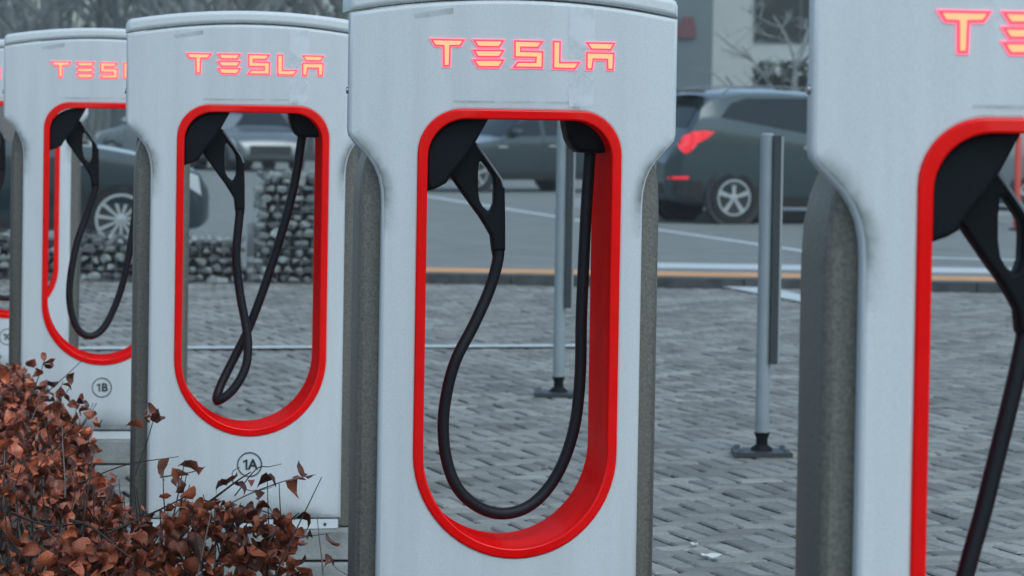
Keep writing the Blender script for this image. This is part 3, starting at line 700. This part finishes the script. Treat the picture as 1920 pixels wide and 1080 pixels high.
class Car:
    def __init__(s, L=4.28, HWd=0.88, H=1.66, R=0.34, front=0.86, rear=0.84, hatch=True, belt=(1.08, 0.98), bonnet=1.02, wsb=3.15, roofs=(0.55, 2.55), tailtop=None):
        s.L, s.W0, s.H, s.R = L, HWd, H, R
        s.xr, s.xf = rear, L - front
        s.belt = lambda x: belt[0] + (belt[1] - belt[0]) * x / L
        tt = tailtop or [(0, .80), (.03, .92), (.12, 1.08), (.22, 1.22)]
        zt = tt + [(roofs[0] - .12, H - .16), (roofs[0], H - .07), (roofs[0] + .45, H - .01), ((roofs[0] + roofs[1]) / 2, H), (roofs[1], H - .05), (wsb - .25, bonnet + .22), (wsb, bonnet + .04), (wsb + .3, bonnet - .01), (L - .35, bonnet - .11), (L - .12, bonnet - .20), (L - .03, bonnet - .33), (L, bonnet - .45)]
        s.ztx, s.ztz = zip(*zt)
        s.zlx, s.zlz = (0, .12, .5, L - .5, L - .1, L), (.42, .30, .22, .20, .26, .34)
        s.wx, s.ww = (0, .04, .12, .28, .6, L - .7, L - .3, L - .12, L - .03, L), tuple(HWd * k for k in (.62, .75, .87, .955, 1, 1, .94, .83, .70, .60))
    def zt(s, x): return float(np.interp(x, s.ztx, s.ztz))
    def zl(s, x): return float(np.interp(x, s.zlx, s.zlz))
    def w(s, x): return float(np.interp(x, s.wx, s.ww))
    def side(s, x, z):
        zt, zl, W_ = s.zt(x), s.zl(x), s.w(x); zb = min(s.belt(x), zt - .05)
        if z <= zb:
            t = (zb - z) / max(zb - zl, .05); return W_ * (1 - .02 * t - .06 * t ** 3 - .015 * (1 - t) ** 3)
        return W_ * .985 - .40 * (z - zb)
    def section(s, x):
        zt, zl = s.zt(x), s.zl(x); zb = min(s.belt(x), zt - .05); out = [(0, zl), (s.side(x, zl) * .8, zl)]
        for t in np.linspace(0.04, 1, 8): out.append((s.side(x, zl + (zb - zl) * t), zl + (zb - zl) * t))
        cr = 0.05 if zt - zb > .2 else 0.025
        ze = zt - cr - .02
        for t in (.25, .5, .75, 1): z = zb + max(ze - zb, .005) * t; out.append((max(s.side(x, z), .1), z))
        ye = out[-1][0]; z0 = out[-1][1]
        for t in (.93, .8, .55, .3, 0): out.append((ye * t, z0 + (zt - z0) * (1 - t ** 2.6)))
        return out
    def build(s, name, paintm, label, group, spokes=5, rimkey='a', tailred=True):
        r = empty(name, (0, 0, 0)); tag(r, label, 'car', group)
        xs = sorted(set([0, .015, .04, .08, .12, .18, .22, .3, .4] + list(np.linspace(.5, s.L - .4, 26)) + [s.L - .3, s.L - .2, s.L - .12, s.L - .07, s.L - .03, s.L]))
        secs = [s.section(x) for x in xs]; n = len(secs[0]); ring = 2 * n - 2
        vs = []; fs = []
        for x, q in zip(xs, secs):
            vs += [(x, y, z) for y, z in q] + [(x, -y, z) for y, z in reversed(q[1:-1])]
        for i in range(len(xs) - 1):
            for k in range(ring): fs.append((i * ring + k, i * ring + (k + 1) % ring, (i + 1) * ring + (k + 1) % ring, (i + 1) * ring + k))
        fs += [tuple(range(ring)), tuple((len(xs) - 1) * ring + k for k in range(ring))]
        link('body', recalc(mesh('body', vs, fs, paintm, 50)), r)
        def side_patch(nm, pts, m, sg, off=.004, par=r, dense=4):
            l = []
            for i in range(len(pts)):
                a, c = pts[i], pts[(i + 1) % len(pts)]
                for k in range(dense): l.append((a[0] + (c[0] - a[0]) * k / dense, a[1] + (c[1] - a[1]) * k / dense))
            # grid-free: fan of the outline mapped on the side surface
            tri = tessellate_polygon([[Vector((x, z, 0)) for x, z in l]])
            me = mesh(nm, [(x, 0, z) for x, z in l], [tuple(t) for t in tri], m)
            bq = bmesh.new(); bq.from_mesh(me)
            for _ in range(4):
                eg = [e_ for e_ in bq.edges if e_.calc_length() > .07]
                if not eg: break
                bmesh.ops.subdivide_edges(bq, edges=eg, cuts=1, use_grid_fill=False); bmesh.ops.triangulate(bq, faces=bq.faces)
            for v in bq.verts: v.co.y = sg * (s.side(v.co.x, v.co.z) + off)
            bq.to_mesh(me); bq.free()
            for p_ in me.polygons: p_.use_smooth = True
            return link(nm, me, par)
        def top_patch(nm, x0, x1, f0, f1, m, off=.006, n=6):
            v = []; f = []
            for i in range(n + 1):
                x = x0 + (x1 - x0) * i / n; q = s.section(x); ye, z0 = q[-6]; zt = q[-1][1]; fr = f0 + (f1 - f0) * i / n
                for k in range(9):
                    t = -fr + 2 * fr * k / 8; v.append((x + (-off if x1 < s.L / 2 else off), ye * t, z0 + (zt - z0) * (1 - abs(t) ** 2.6) + off))
            for i in range(n):
                for k in range(8): f.append((i * 9 + k, i * 9 + k + 1, i * 9 + k + 10, i * 9 + k + 9))
            return link(nm, mesh(nm, v, f, m, 60), r)
        x0, x1 = s.ztx[4] + .0, s.ztx[-7]
        B = s.belt; H = s.H
        for sg in (1, -1):
            a = x0 + .22; mid = (s.xr + s.xf) / 2 - .02
            side_patch('side_window', [(a - .02, B(a) + .05), (a + .16, H - .20), (a + .40, H - .13), (mid - .04, H - .12), (mid - .04, B(mid) + .03)], M['glass'], sg)
            xe = s.ztx[-6] - .02
            side_patch('side_window', [(mid + .04, B(mid) + .03), (mid + .04, H - .12), (s.ztx[-8] - .05, H - .15), (xe - .12, B(xe) + .16), (xe, B(xe) + .03)], M['glass'], sg)
            side_patch('sill_trim', [(s.xr + .40, s.zl(1.5) + .005), (s.xr + .40, .36), (s.xf - .40, .34), (s.xf - .40, s.zl(1.5) + .005)], M['trim'], sg)
            side_patch('rear_bumper_trim', [(.02, .44), (.02, .56), (.40, .54), (.44, .30), (.14, .32)], M['trim'], sg)
            side_patch('door_gap', [(mid - .004, .38), (mid - .004, B(mid) + .02), (mid + .006, B(mid) + .02), (mid + .006, .38)], M['trim'], sg, .003)
            side_patch('door_gap', [(s.xf - .36, .40), (s.xf - .50, B(s.xf) - .05), (s.xf - .49, B(s.xf) - .05), (s.xf - .35, .40)], M['trim'], sg, .003)
            for hx in (mid - .2, mid + .85):
                h = side_patch('door_handle', [(hx - .1, B(hx) - .16), (hx - .1, B(hx) - .13), (hx + .1, B(hx) - .135), (hx + .1, B(hx) - .165)], M['chrome'], sg, .014)
            side_patch('tail_lamp', [(.12, .93), (.09, .99), (.15, 1.12), (.27, 1.18), (.42, 1.19), (.54, 1.17), (.44, 1.09), (.32, 1.03), (.24, .93), (.18, .89)], M['tail'], sg, .012)
            side_patch('reflector', [(.02, .56), (.02, .60), (.22, .61), (.22, .57)], M['tail'], sg, .010)
            side_patch('head_lamp', [(s.L - .10, s.zt(s.L - .1) - .22), (s.L - .14, s.zt(s.L - .14) - .07), (s.L - .5, s.zt(s.L - .5) - .06), (s.L - .42, s.zt(s.L - .42) - .16)], M['lamp'], sg, .010)
            for wx in (s.xr, s.xf):
                yy = s.side(wx, .45)
                v, f = lathe([(s.R + .065, -.06), (s.R + .065, .010), (s.R + .045, .012), (s.R + .02, .004), (.001, .003)], 26)
                o = link('wheel_arch', recalc(mesh('wheel_arch', v, f, M['trim'], 30)), r); o.location = (wx, sg * yy, s.R + .01)
                if sg < 0: o.rotation_euler = (0, 0, math.pi)
                ty, rim = wheel_meshes(s.R, spokes, rimkey)
                o = link('wheel', ty, r); o.location = (wx, sg * (yy + .016), s.R)
                if sg < 0: o.rotation_euler = (0, 0, math.pi)
                link('rim', rim, o)
            mx = s.ztx[-6] - .22
            b = MB(); yb = s.side(mx, B(mx) + .1)
            vsm, fsm = [], []
            b.box((mx, sg * (yb + .12), B(mx) + .10), (.10, .20, .13)); b.box((mx, sg * (yb + .03), B(mx) + .03), (.06, .10, .04))
            me = b.mesh('mirror', paintm); bmm = bmesh.new(); bmm.from_mesh(me); bmesh.ops.bevel(bmm, geom=list(bmm.edges), offset=.02, segments=2, affect='EDGES'); bmm.to_mesh(me); bmm.free()
            for p in me.polygons: p.use_smooth = True
            link('mirror', me, r)
        top_patch('rear_window', s.ztx[3] + .01, x0 - .01, .86, .80, M['glass'])
        top_patch('windscreen', s.ztx[-8] + .06, s.ztx[-6] - .01, .84, .90, M['glass'])
        b = MB(); b.box((-.008, 0, .74), (.012, .52, .11)); b.obj('number_plate', M['plate'], r)
        b = MB(); b.box((-.004, 0, .44), (.03, s.w(0) * 1.7, .14)); b.obj('rear_bumper', M['trim'], r)
        b = MB(); b.box((s.L - .0, 0, .46), (.02, .9, .20)); b.obj('grille', M['trim'], r)
        if s.H > 1.6:
            for sg in (1, -1):
                b = MB(); pts = [(x0 + .3 + (x1 - x0 - .3) * t, sg * (s.section(x0 + .3 + (x1 - x0 - .3) * t)[-6][0] - .05), s.zt(x0 + .3 + (x1 - x0 - .3) * t) + (.03 if 0 < t < 1 else -.03)) for t in (0, .05, .3, .6, .9, 1)]
                b.tube(pts, .014, 6); b.obj('roof_rail', M['chrome'], r, 60)
            b = MB(); b.box((x0 - .02, 0, s.H - .055), (.30, s.w(x0) * 1.22, .035)); b.obj('roof_spoiler', paintm, r)
        return r
    def place(s, r, wheel, sg, pt, ang):
        """put the wheel ('r'/'f', side sg) on the ground point pt, heading ang"""
        r.rotation_euler = (0, 0, ang); wx = s.xr if wheel == 'r' else s.xf
        v = Vector((wx, sg * (s.side(wx, .45)), 0)); v.rotate(Matrix.Rotation(ang, 3, 'Z'))
        r.location = (pt.x - v.x, pt.y - v.y, 0.082)
c = Car(H=1.74, belt=(1.40, .80)); r = c.build('hatchback_suv', M['suv'], 'dark teal hatchback with red tail lamp parked behind a slim grey post', None, 5, 'a')
c.place(r, 'r', -1, at_z(1375, 421, .08), math.radians(22))
c = Car(H=1.68, R=.35); r = c.build('parked_suv', M['navy'], 'dark blue car with many-spoked silver wheel parked behind the low gabion', None, 11, 'b')
c.place(r, 'f', -1, at_z(226, 484, .08), math.radians(14))
c = Car(L=4.4, H=1.46, R=.32, belt=(.98, .90), bonnet=.92, wsb=3.0, roofs=(.9, 2.35)); r = c.build('parked_hatchback', M['slate'], 'dark slate car parked across the lane, seen through the wide cable loop', None, 5, 'c')
c.place(r, 'f', 1, at_z(893, 361, .08), math.radians(180 + 34))
c = Car(L=4.1, H=1.50, R=.31, belt=(1.0, .90), bonnet=.92, wsb=2.9, roofs=(.7, 2.2)); r = c.build('parked_hatchback', M['silver'], 'silver car parked far across the lane beyond the tall gabion', None, 5, 'd')
c.place(r, 'r', -1, at_z(455, 318, .08), math.radians(138))
c = Car(L=4.2, H=1.52, R=.31, belt=(1.0, .90), bonnet=.92, wsb=2.9, roofs=(.7, 2.2)); r = c.build('parked_hatchback', M['grey'], 'mid grey car parked next to the far silver car', None, 5, 'd')
c.place(r, 'f', 1, at_z(562, 322, .08), math.radians(-72))
c = Car(L=4.3, H=1.50, R=.32, belt=(1.0, .92), bonnet=.94, wsb=3.0, roofs=(.7, 2.3)); r = c.build('parked_hatchback', M['grey'], 'grey car parked near the thin red barrier post', None, 5, 'c')
c.place(r, 'r', -1, at_z(1935, 412, .08), math.radians(20))
pp = at_z(1906, 432, .08); r = empty('barrier_post', pp); tag(r, 'thin red barrier post standing by the grey car', 'post')
b = MB(); b.tube([(0, 0, 0), (0, 0, 1.18), (0, 0, 1.2)], [.045, .045, .03], 10); b.obj('shaft', M['redpost'], r, 40)
b = MB(); b.tube([(0, 0, -.002), (0, 0, .03)], .10, 12); b.obj('foot', M['trim'], r, 40)

# ------------------------------------------------------------------ background: buildings and trees
def X(px, d): return at_d(px, 200, d).x
def building(name, label, x0, x1, y0, dep, h, wallm, wins, roofm):
    r = empty(name, ((x0 + x1) / 2, y0, 0)); tag(r, label, 'building'); w = x1 - x0
    b = MB(); b.box((0, dep / 2, h / 2), (w, dep, h)); wl = b.obj('wall', wallm, r)
    b = MB(); b.box((0, dep / 2, h + .15), (w + .5, dep + .5, .28)); b.obj('roof', roofm, r)
    for (a, c, z0, z1) in wins:
        cx = (a + c) / 2 - (x0 + x1) / 2; ww = c - a
        b = MB(); b.box((cx, -.02, (z0 + z1) / 2), (ww, .08, z1 - z0)); f = b.obj('window', M['frame'], r)
        nx = max(1, round(ww / 1.3))
        for i in range(nx):
            b = MB(); b.box((cx - ww / 2 + (i + .5) * ww / nx, -.065, (z0 + z1) / 2), (ww / nx - .1, .02, z1 - z0 - .12)); b.obj('pane', M['glass'], f)
    return r
BD = 86
x1 = X(1334, BD)
building('clad_building', 'grey metal-clad building with a small red sign, behind the dark hatchback', x1 - 7, x1, BD, 12, 9, M['clad'], [(x1 - 5, x1 - 2.6, 5.2, 6.6)], M['frame'])
BD2 = 90
building('rendered_building', 'pale rendered building with dark window band beside the grey clad building', X(1335, BD2) - 1.0, X(1335, BD2) + 22, BD2, 12, 8, M['render'], [(X(1412, BD2), X(1412, BD2) + 5.2, 3.5, 6.2), (X(1335, BD2) + 8, X(1335, BD2) + 13, 3.5, 6.2)], M['frame'])
p = at_d(1286, 58, BD - .12)
r = empty('wall_sign', (p.x, p.y, p.z)); tag(r, 'small blurred red sign on the grey clad wall', 'sign')
b = MB(); b.box((-.1, 0.05, 0), (.75, .07, .36)); b.obj('board', M['signred'], r); b = MB(); b.box((.05, 0.05, .27), (.34, .06, .2)); b.obj('top_piece', M['signred'], r)
# clipped dark hedge in front of the pale building
def hedge_mass(x0, x1, y0, z1, n, m, name, label):
    vs = []; fs = []
    for _ in range(n):
        cx, cy, cz = rng.uniform(x0, x1), y0 + rng.uniform(0, .8), rng.uniform(.1, z1)
        a = Vector((rng.gauss(0, 1), rng.gauss(0, 1), rng.gauss(0, 1))).normalized(); bq = a.orthogonal().normalized(); s_ = rng.uniform(.05, .11)
        k = len(vs); c0 = Vector((cx, cy, cz)); vs += [c0 - a * s_, c0 + bq * s_ * .6, c0 + a * s_, c0 - bq * s_ * .6]; fs.append((k, k + 1, k + 2, k + 3))
    r = empty(name, ((x0 + x1) / 2, y0, 0)); tag(r, label, 'hedge')
    o = link('foliage', mesh('foliage', vs, fs, m), r); o.location = (-(x0 + x1) / 2, -y0, 0)
    tag(o, kind='stuff')
    b = MB(); b.box((0, .45, z1 * .45), (x1 - x0 - .2, .4, z1 * .9)); b.obj('inner_growth', M['dark'], r)
hx = X(1412, 62)
hedge_mass(hx, hx + 6, 62, 2.50, 7000, M['hedge'], 'clipped_hedge', 'dark clipped hedge in front of the pale rendered building')

def tree_mesh(seed, h, spread, levels=4, lean=0.0):
    rr = random.Random(seed); tr = MB(); br = MB()
    def grow(p, d, ln, rad, lev):
        pts = [p]; n = 4
        for i in range(n):
            d = (d + Vector((rr.gauss(0, .10), rr.gauss(0, .10), rr.gauss(0, .06)))).normalized(); p = p + d * ln / n; pts.append(p)
        (tr if lev == 0 else br).tube(pts, [rad * (1 - .5 * i / n) for i in range(n + 1)], 7 if lev == 0 else (4 if lev < 3 else 3), cap=False)
        if lev >= levels: return
        for k in range(rr.randint(3, 4) if lev else 8):
            t = rr.uniform(.3, 1) if lev else .28 + .72 * (k + .5) / 8
            q = pts[min(n, int(t * n))]
            a = rr.uniform(0, 6.28); up = .75 if lev == 0 else .35
            dd = (d * .55 + Vector((math.cos(a) * spread, math.sin(a) * spread, up * rr.uniform(.3, 1)))).normalized()
            grow(q, dd, ln * rr.uniform(.42, .62), rad * .48, lev + 1)
    grow(Vector((0, 0, 0)), Vector((lean, 0, 1)).normalized(), h * .62, h * .016, 0)
    return tr.mesh('trunk', M['bark'], 60), br.mesh('crown', M['bark'])
TM = [tree_mesh(s_, 11, .8) for s_ in (3, 8, 21, 34)]
def tree(pos, k, sc, rz, label, group=None):
    r = empty('bare_tree', pos, rz); tag(r, label, 'tree', group)
    for nm, me in zip(('trunk', 'crown'), TM[k]):
        o = link(nm, me, r); o.scale = (sc, sc, sc)
tmd = 56
TM.append(tree_mesh(77, 5.0, 1.15, 4))
tree((X(1470, tmd), tmd, -.03), 4, 1.0, 1.0, 'bare spreading tree in front of the pale rendered building')
for i in range(26):
    d = rng.uniform(84, 128); px = -160 + i * 34 + rng.uniform(-12, 12)
    tree((X(px, d), d, -.06), i % 4, rng.uniform(.75, 1.2), rng.uniform(0, 6.28), 'bare leafless tree in the misty wood beyond the parked cars', 'trees of the misty wood')
# thin undergrowth of the wood: reads as one mass
b = MB()
for _ in range(1000):
    d = rng.uniform(92, 135); x = rng.uniform(-26, 4) ; hgt = rng.uniform(2, 7.5)
    p0 = Vector((x, d, -.06)); dx = rng.gauss(0, .5)
    b.tube([p0, p0 + Vector((dx * .3, 0, hgt * .5)), p0 + Vector((dx, rng.gauss(0, .3), hgt))], [.045, .03, .012], 3, cap=False)
tag(b.obj('undergrowth', M['bark']), 'thin leafless undergrowth massed between the trees of the wood', 'undergrowth', kind='stuff')
# lamp columns
for px, d, lab in ((552, 78, 'tall dark lamp column rising behind post 1A'), (214, 80, 'tall dark lamp column rising behind post 1B')):
    r = empty('lamp_column', (X(px, d), d, -.06)); tag(r, lab, 'lamp', None)
    b = MB(); b.tube([(0, 0, 0), (0, 0, 3), (0, 0, 8)], [.09, .07, .05], 8); b.obj('column', M['frame'], r, 40)
    b = MB(); b.tube([(0, 0, 7.9), (.4, 0, 8.25), (1.1, 0, 8.3)], .035, 6); b.obj('arm', M['frame'], r, 40)
    b = MB(); b.box((1.35, 0, 8.29), (.6, .2, .09)); b.obj('lamp_head', M['frame'], r)

# ------------------------------------------------------------------ brown hedge
H0 = at_d(556, 950, 8.3); H0.z = 0
hd = empty('brown_hedge', (H0.x, H0.y, 0.0)); tag(hd, 'low hedge of dry rust-brown leaves and bare twigs beside the charging posts', 'hedge')
LW = Vector((-ROWP.x, -ROWP.y, 0))                      # to the left
def leaf_mesh(seed):
    rr = random.Random(seed); n = 5; vs = []; curl = rr.uniform(1.2, 3.6) * rr.choice((-1, 1, 1)); fold = rr.uniform(.3, 1.6); tw = rr.uniform(-.9, .9)
    ws = [.03, .22, .29, .21, .015]
    for i in range(n):
        t = i / (n - 1); a = curl * (t - .3); x = math.sin(a) / max(abs(curl), .2) if abs(curl) > .2 else t; z = (1 - math.cos(a)) / curl
        x = (math.sin(curl * (t - .3)) - math.sin(-.3 * curl)) / curl; z = (1 - math.cos(curl * (t - .3))) / curl
        ro = tw * t
        for sg in (-1, 0, 1):
            y = sg * ws[i]; zz = abs(y) * fold + rr.uniform(-.10, .10)
            vs.append((x, y * math.cos(ro) - zz * math.sin(ro), z + y * math.sin(ro) + zz * math.cos(ro)))
    fs = [(i * 3 + k, i * 3 + k + 1, (i + 1) * 3 + k + 1, (i + 1) * 3 + k) for i in range(n - 1) for k in range(2)]
    me = mesh('leaf', vs, fs, M['leaf'])
    for p in me.polygons: p.use_smooth = True
    return me
LEAF = [leaf_mesh(i) for i in range(10)]
def t0(s): return float(np.interp(s, (0, .12, .45, 1.1, 1.8, 2.8, 5), (0, .04, .34, .33, .22, .12, .05)))
def top_h(s, t):
    return (.465 if s > .5 else .385 + .16 * s) - .06 * math.exp(-t / .14) + .05 * math.sin(s * 3.1 + 1) * math.cos(t * 4) + .035 * math.sin(s * 9 + t * 7) + .03 * math.sin(t * 13 - s * 5)
leaves = []
SL = 4.7
def put(s, t, z): leaves.append((H0 + ROW * s + LW * (t + t0(s)) + Vector((0, 0, z))))
for _ in range(3300):       # top
    s = rng.uniform(0, SL); t = rng.uniform(0, 1.15); put(s, t, top_h(s, t) - abs(rng.gauss(0, .05)))
for _ in range(1400):       # right side
    s = rng.uniform(0, SL); z = rng.uniform(.03, max(.1, top_h(s, .03))); put(s, abs(rng.gauss(0, .06)) - .03 * math.sin(s * 8 + z * 9) - .04 * (z - .3), z)
for _ in range(1500):       # near end
    t = rng.uniform(0, 1.1); z = rng.uniform(.03, max(.1, top_h(0, t))); put(abs(rng.gauss(0, .06)) - .04 * math.sin(t * 9 + z * 5), t, z)
for _ in range(700):       # inside
    put(rng.uniform(.05, SL), rng.uniform(.05, 1.1), rng.uniform(.05, .45))
for _ in range(110):        # stragglers above
    s = rng.uniform(0, SL); t = rng.uniform(0, 1.1); put(s, t, top_h(s, t) + abs(rng.gauss(0, .035)))
def leaf_mat(p):
    return Matrix.LocRotScale(p - H0, Matrix.Rotation(rng.uniform(0, 6.28), 3, 'Z') @ Matrix.Rotation(rng.gauss(.2, .8), 3, 'Y') @ Matrix.Rotation(rng.uniform(-1.2, 1.2), 3, 'X'), Vector((1, 1, 1)) * rng.choice((rng.uniform(.03, .05), rng.uniform(.045, .07), rng.uniform(.05, .075))))
# hand-placed twigs that stick out past the hedge: pixel paths at a distance
TW = [([(150, 905), (235, 872), (335, 856)], 8.7, .0026), ([(300, 895), (360, 885), (385, 875)], 8.6, .0022), ([(420, 950), (470, 925), (530, 903), (575, 893), (592, 890)], 8.4, .0024),
      ([(440, 930), (480, 880), (505, 875), (528, 870)], 8.4, .0020), ([(330, 985), (400, 935), (440, 905), (470, 885)], 8.35, .0042), ([(440, 905), (470, 920), (505, 915), (515, 908)], 8.4, .0018), ([(437, 905), (436, 885), (450, 876)], 8.4, .0018),
      ([(250, 900), (275, 830), (290, 780), (297, 765)], 9.0, .0022), ([(480, 990), (530, 985), (560, 962)], 8.3, .0040), ([(510, 1040), (560, 1010), (620, 1000)], 8.3, .0018),
      ([(450, 960), (480, 955), (520, 968), (545, 975)], 8.3, .0022), ([(470, 1080), (490, 1040), (520, 990)], 8.25, .0040), ([(500, 1080), (505, 1030), (515, 1000)], 8.28, .0034),
      ([(90, 790), (110, 740), (118, 715)], 9.8, .0024), ([(60, 740), (75, 700), (85, 672)], 10.3, .0022), ([(100, 760), (125, 735), (135, 718)], 9.9, .0018), ([(85, 800), (110, 775), (112, 755)], 9.8, .0018), ([(60, 900), (120, 860), (180, 825)], 9.2, .0030), ([(5, 880), (60, 855), (120, 815)], 9.2, .0032), ([(170, 880), (178, 850), (172, 835)], 9.3, .0020),
      ([(130, 975), (175, 990), (230, 1035), (290, 1075)], 8.22, .0050), ([(20, 960), (90, 985), (160, 980)], 8.24, .0042), ([(200, 1000), (290, 960), (350, 930)], 8.3, .0040), ([(380, 1050), (430, 990), (460, 950)], 8.25, .0036), ([(655, 1080), (630, 1065), (622, 1045)], 8.9, .0018)]
extra = []
for pts, d, rad in TW:
    P = spline([at_d(x, y, d + .05 * math.sin(i * 2)) for i, (x, y) in enumerate(pts)], 5)
    b = MB(); b.tube([q - H0 for q in P], [rad * (1 - .6 * i / (len(P) - 1)) for i in range(len(P))], 5)
    b.obj('branch', M['paletwig'] if rng.random() < .3 else M['twig'], hd, 60)
    for t in (.45, .7, .9):
        if rng.random() < .55: extra.append(P[int(t * (len(P) - 1))])
for x, y, d in ((290, 775, 9.0), (278, 795, 9.0), (270, 800, 9.0), (80, 683, 10.3), (70, 690, 10.3), (480, 918, 8.4), (472, 905, 8.4), (568, 898, 8.4), (500, 965, 8.3), (520, 975, 8.3), (490, 985, 8.3), (108, 740, 9.8), (115, 755, 9.8), (122, 770, 9.8), (175, 838, 9.3), (540, 978, 8.3), (425, 905, 8.4), (410, 912, 8.4)):
    extra.append(at_d(x, y, d))
for _ in range(290):
    s = rng.uniform(-.02, SL * rng.choice((.25, 1))); t = rng.uniform(-.02, 1.1); p = H0 + ROW * s + LW * (t + t0(s)); z1 = top_h(s, t) + rng.uniform(-.03, .09)
    q = Vector((p.x + rng.gauss(0, .12), p.y + rng.gauss(0, .12), z1)); m_ = (p + q) / 2 + Vector((rng.gauss(0, .05), rng.gauss(0, .05), 0)); p.z = .02
    b = MB(); b.tube([v - H0 for v in spline([p, m_, q], 4)], [.006 - .0045 * i / 8 for i in range(9)], 4)
    b.obj('branch', M['paletwig'] if rng.random() < .25 else M['twig'], hd, 60)
ranked = []
for q, p in enumerate(leaves):
    px, py, d = project(p)
    ok = -5 < px < 700 and py < 1085
    ranked.append((0 if ok else 1, d, q))
ranked.sort(); pick = set(q for a, d, q in ranked[:298 - len(extra)] if a == 0)
rest_v = []; rest_f = []; LV = [np.array([v.co[:] for v in me.vertices]) for me in LEAF]; LF = [[tuple(p.vertices) for p in me.polygons] for me in LEAF]
def put_leaf(p, single):
    i = rng.randrange(10); mt = leaf_mat(p)
    if single:
        o = link('leaf', LEAF[i], hd); o.matrix_local = mt
    else:
        a = np.array(mt); v = LV[i] @ a[:3, :3].T + a[:3, 3]; k = len(rest_v) * 15; rest_v.append(v); rest_f.extend(tuple(j + k for j in f) for f in LF[i])
for q, p in enumerate(leaves): put_leaf(p, q in pick)
for p in extra:
    q = project(p)
    if not (435 < q[0] < 505 and 840 < q[1] < 902): put_leaf(p, True)
me = mesh('foliage', np.concatenate(rest_v).tolist(), rest_f, M['leaf'])
for p in me.polygons: p.use_smooth = True
tag(link('foliage', me, hd), kind='stuff')

# ------------------------------------------------------------------ small things on the paving
for i, (px, py, s_, lab) in enumerate(((1334, 1045, .034, 'pale curled scrap lying on the grey pavers'), (1301, 1022, .022, 'small pale petal-like scrap on the grey pavers'), (1497, 995, .02, 'tiny upright white scrap caught in a paver joint'), (1020, 878, .025, 'little pale scrap on the pavers seen through the cable loop'))):
    p = at_z(px, py, .006); vs = []; fs = []
    for a in range(5):
        for c_ in range(4):
            u_, v_ = a / 4 - .5, c_ / 3 - .5; vs.append((u_ * s_ * 2, v_ * s_ * (1.2 - abs(u_)), s_ * (.5 * u_ * u_ + .8 * v_ * v_ + .1 * math.sin(a * 2 + c_))))
    fs = [(a * 4 + c_, a * 4 + c_ + 1, (a + 1) * 4 + c_ + 1, (a + 1) * 4 + c_) for a in range(4) for c_ in range(3)]
    o = link('paper_scrap', mesh('paper_scrap', vs, fs, M['litter'], 60)); o.location = p; o.rotation_euler = (0.2 if i != 2 else 1.2, 0, i * 1.3); tag(o, lab, 'litter')

# ------------------------------------------------------------------ misty air
hz = bpy.data.materials.new('mist'); hz.use_nodes = True; n = hz.node_tree; n.nodes.clear()
pv = n.nodes.new('ShaderNodeVolumePrincipled'); pv.inputs['Color'].default_value = (0.86, 0.93, 0.96, 1); pv.inputs['Density'].default_value = 0.0009; pv.inputs['Anisotropy'].default_value = 0.2
mo = n.nodes.new('ShaderNodeOutputMaterial'); n.links.new(pv.outputs[0], mo.inputs['Volume'])
b = MB(); b.box((0, 60, 6), (130, 170, 15)); o = b.obj('haze', hz); o['kind'] = 'stuff'; o['label'] = 'thin pale winter mist filling the whole place'; o['category'] = 'mist'
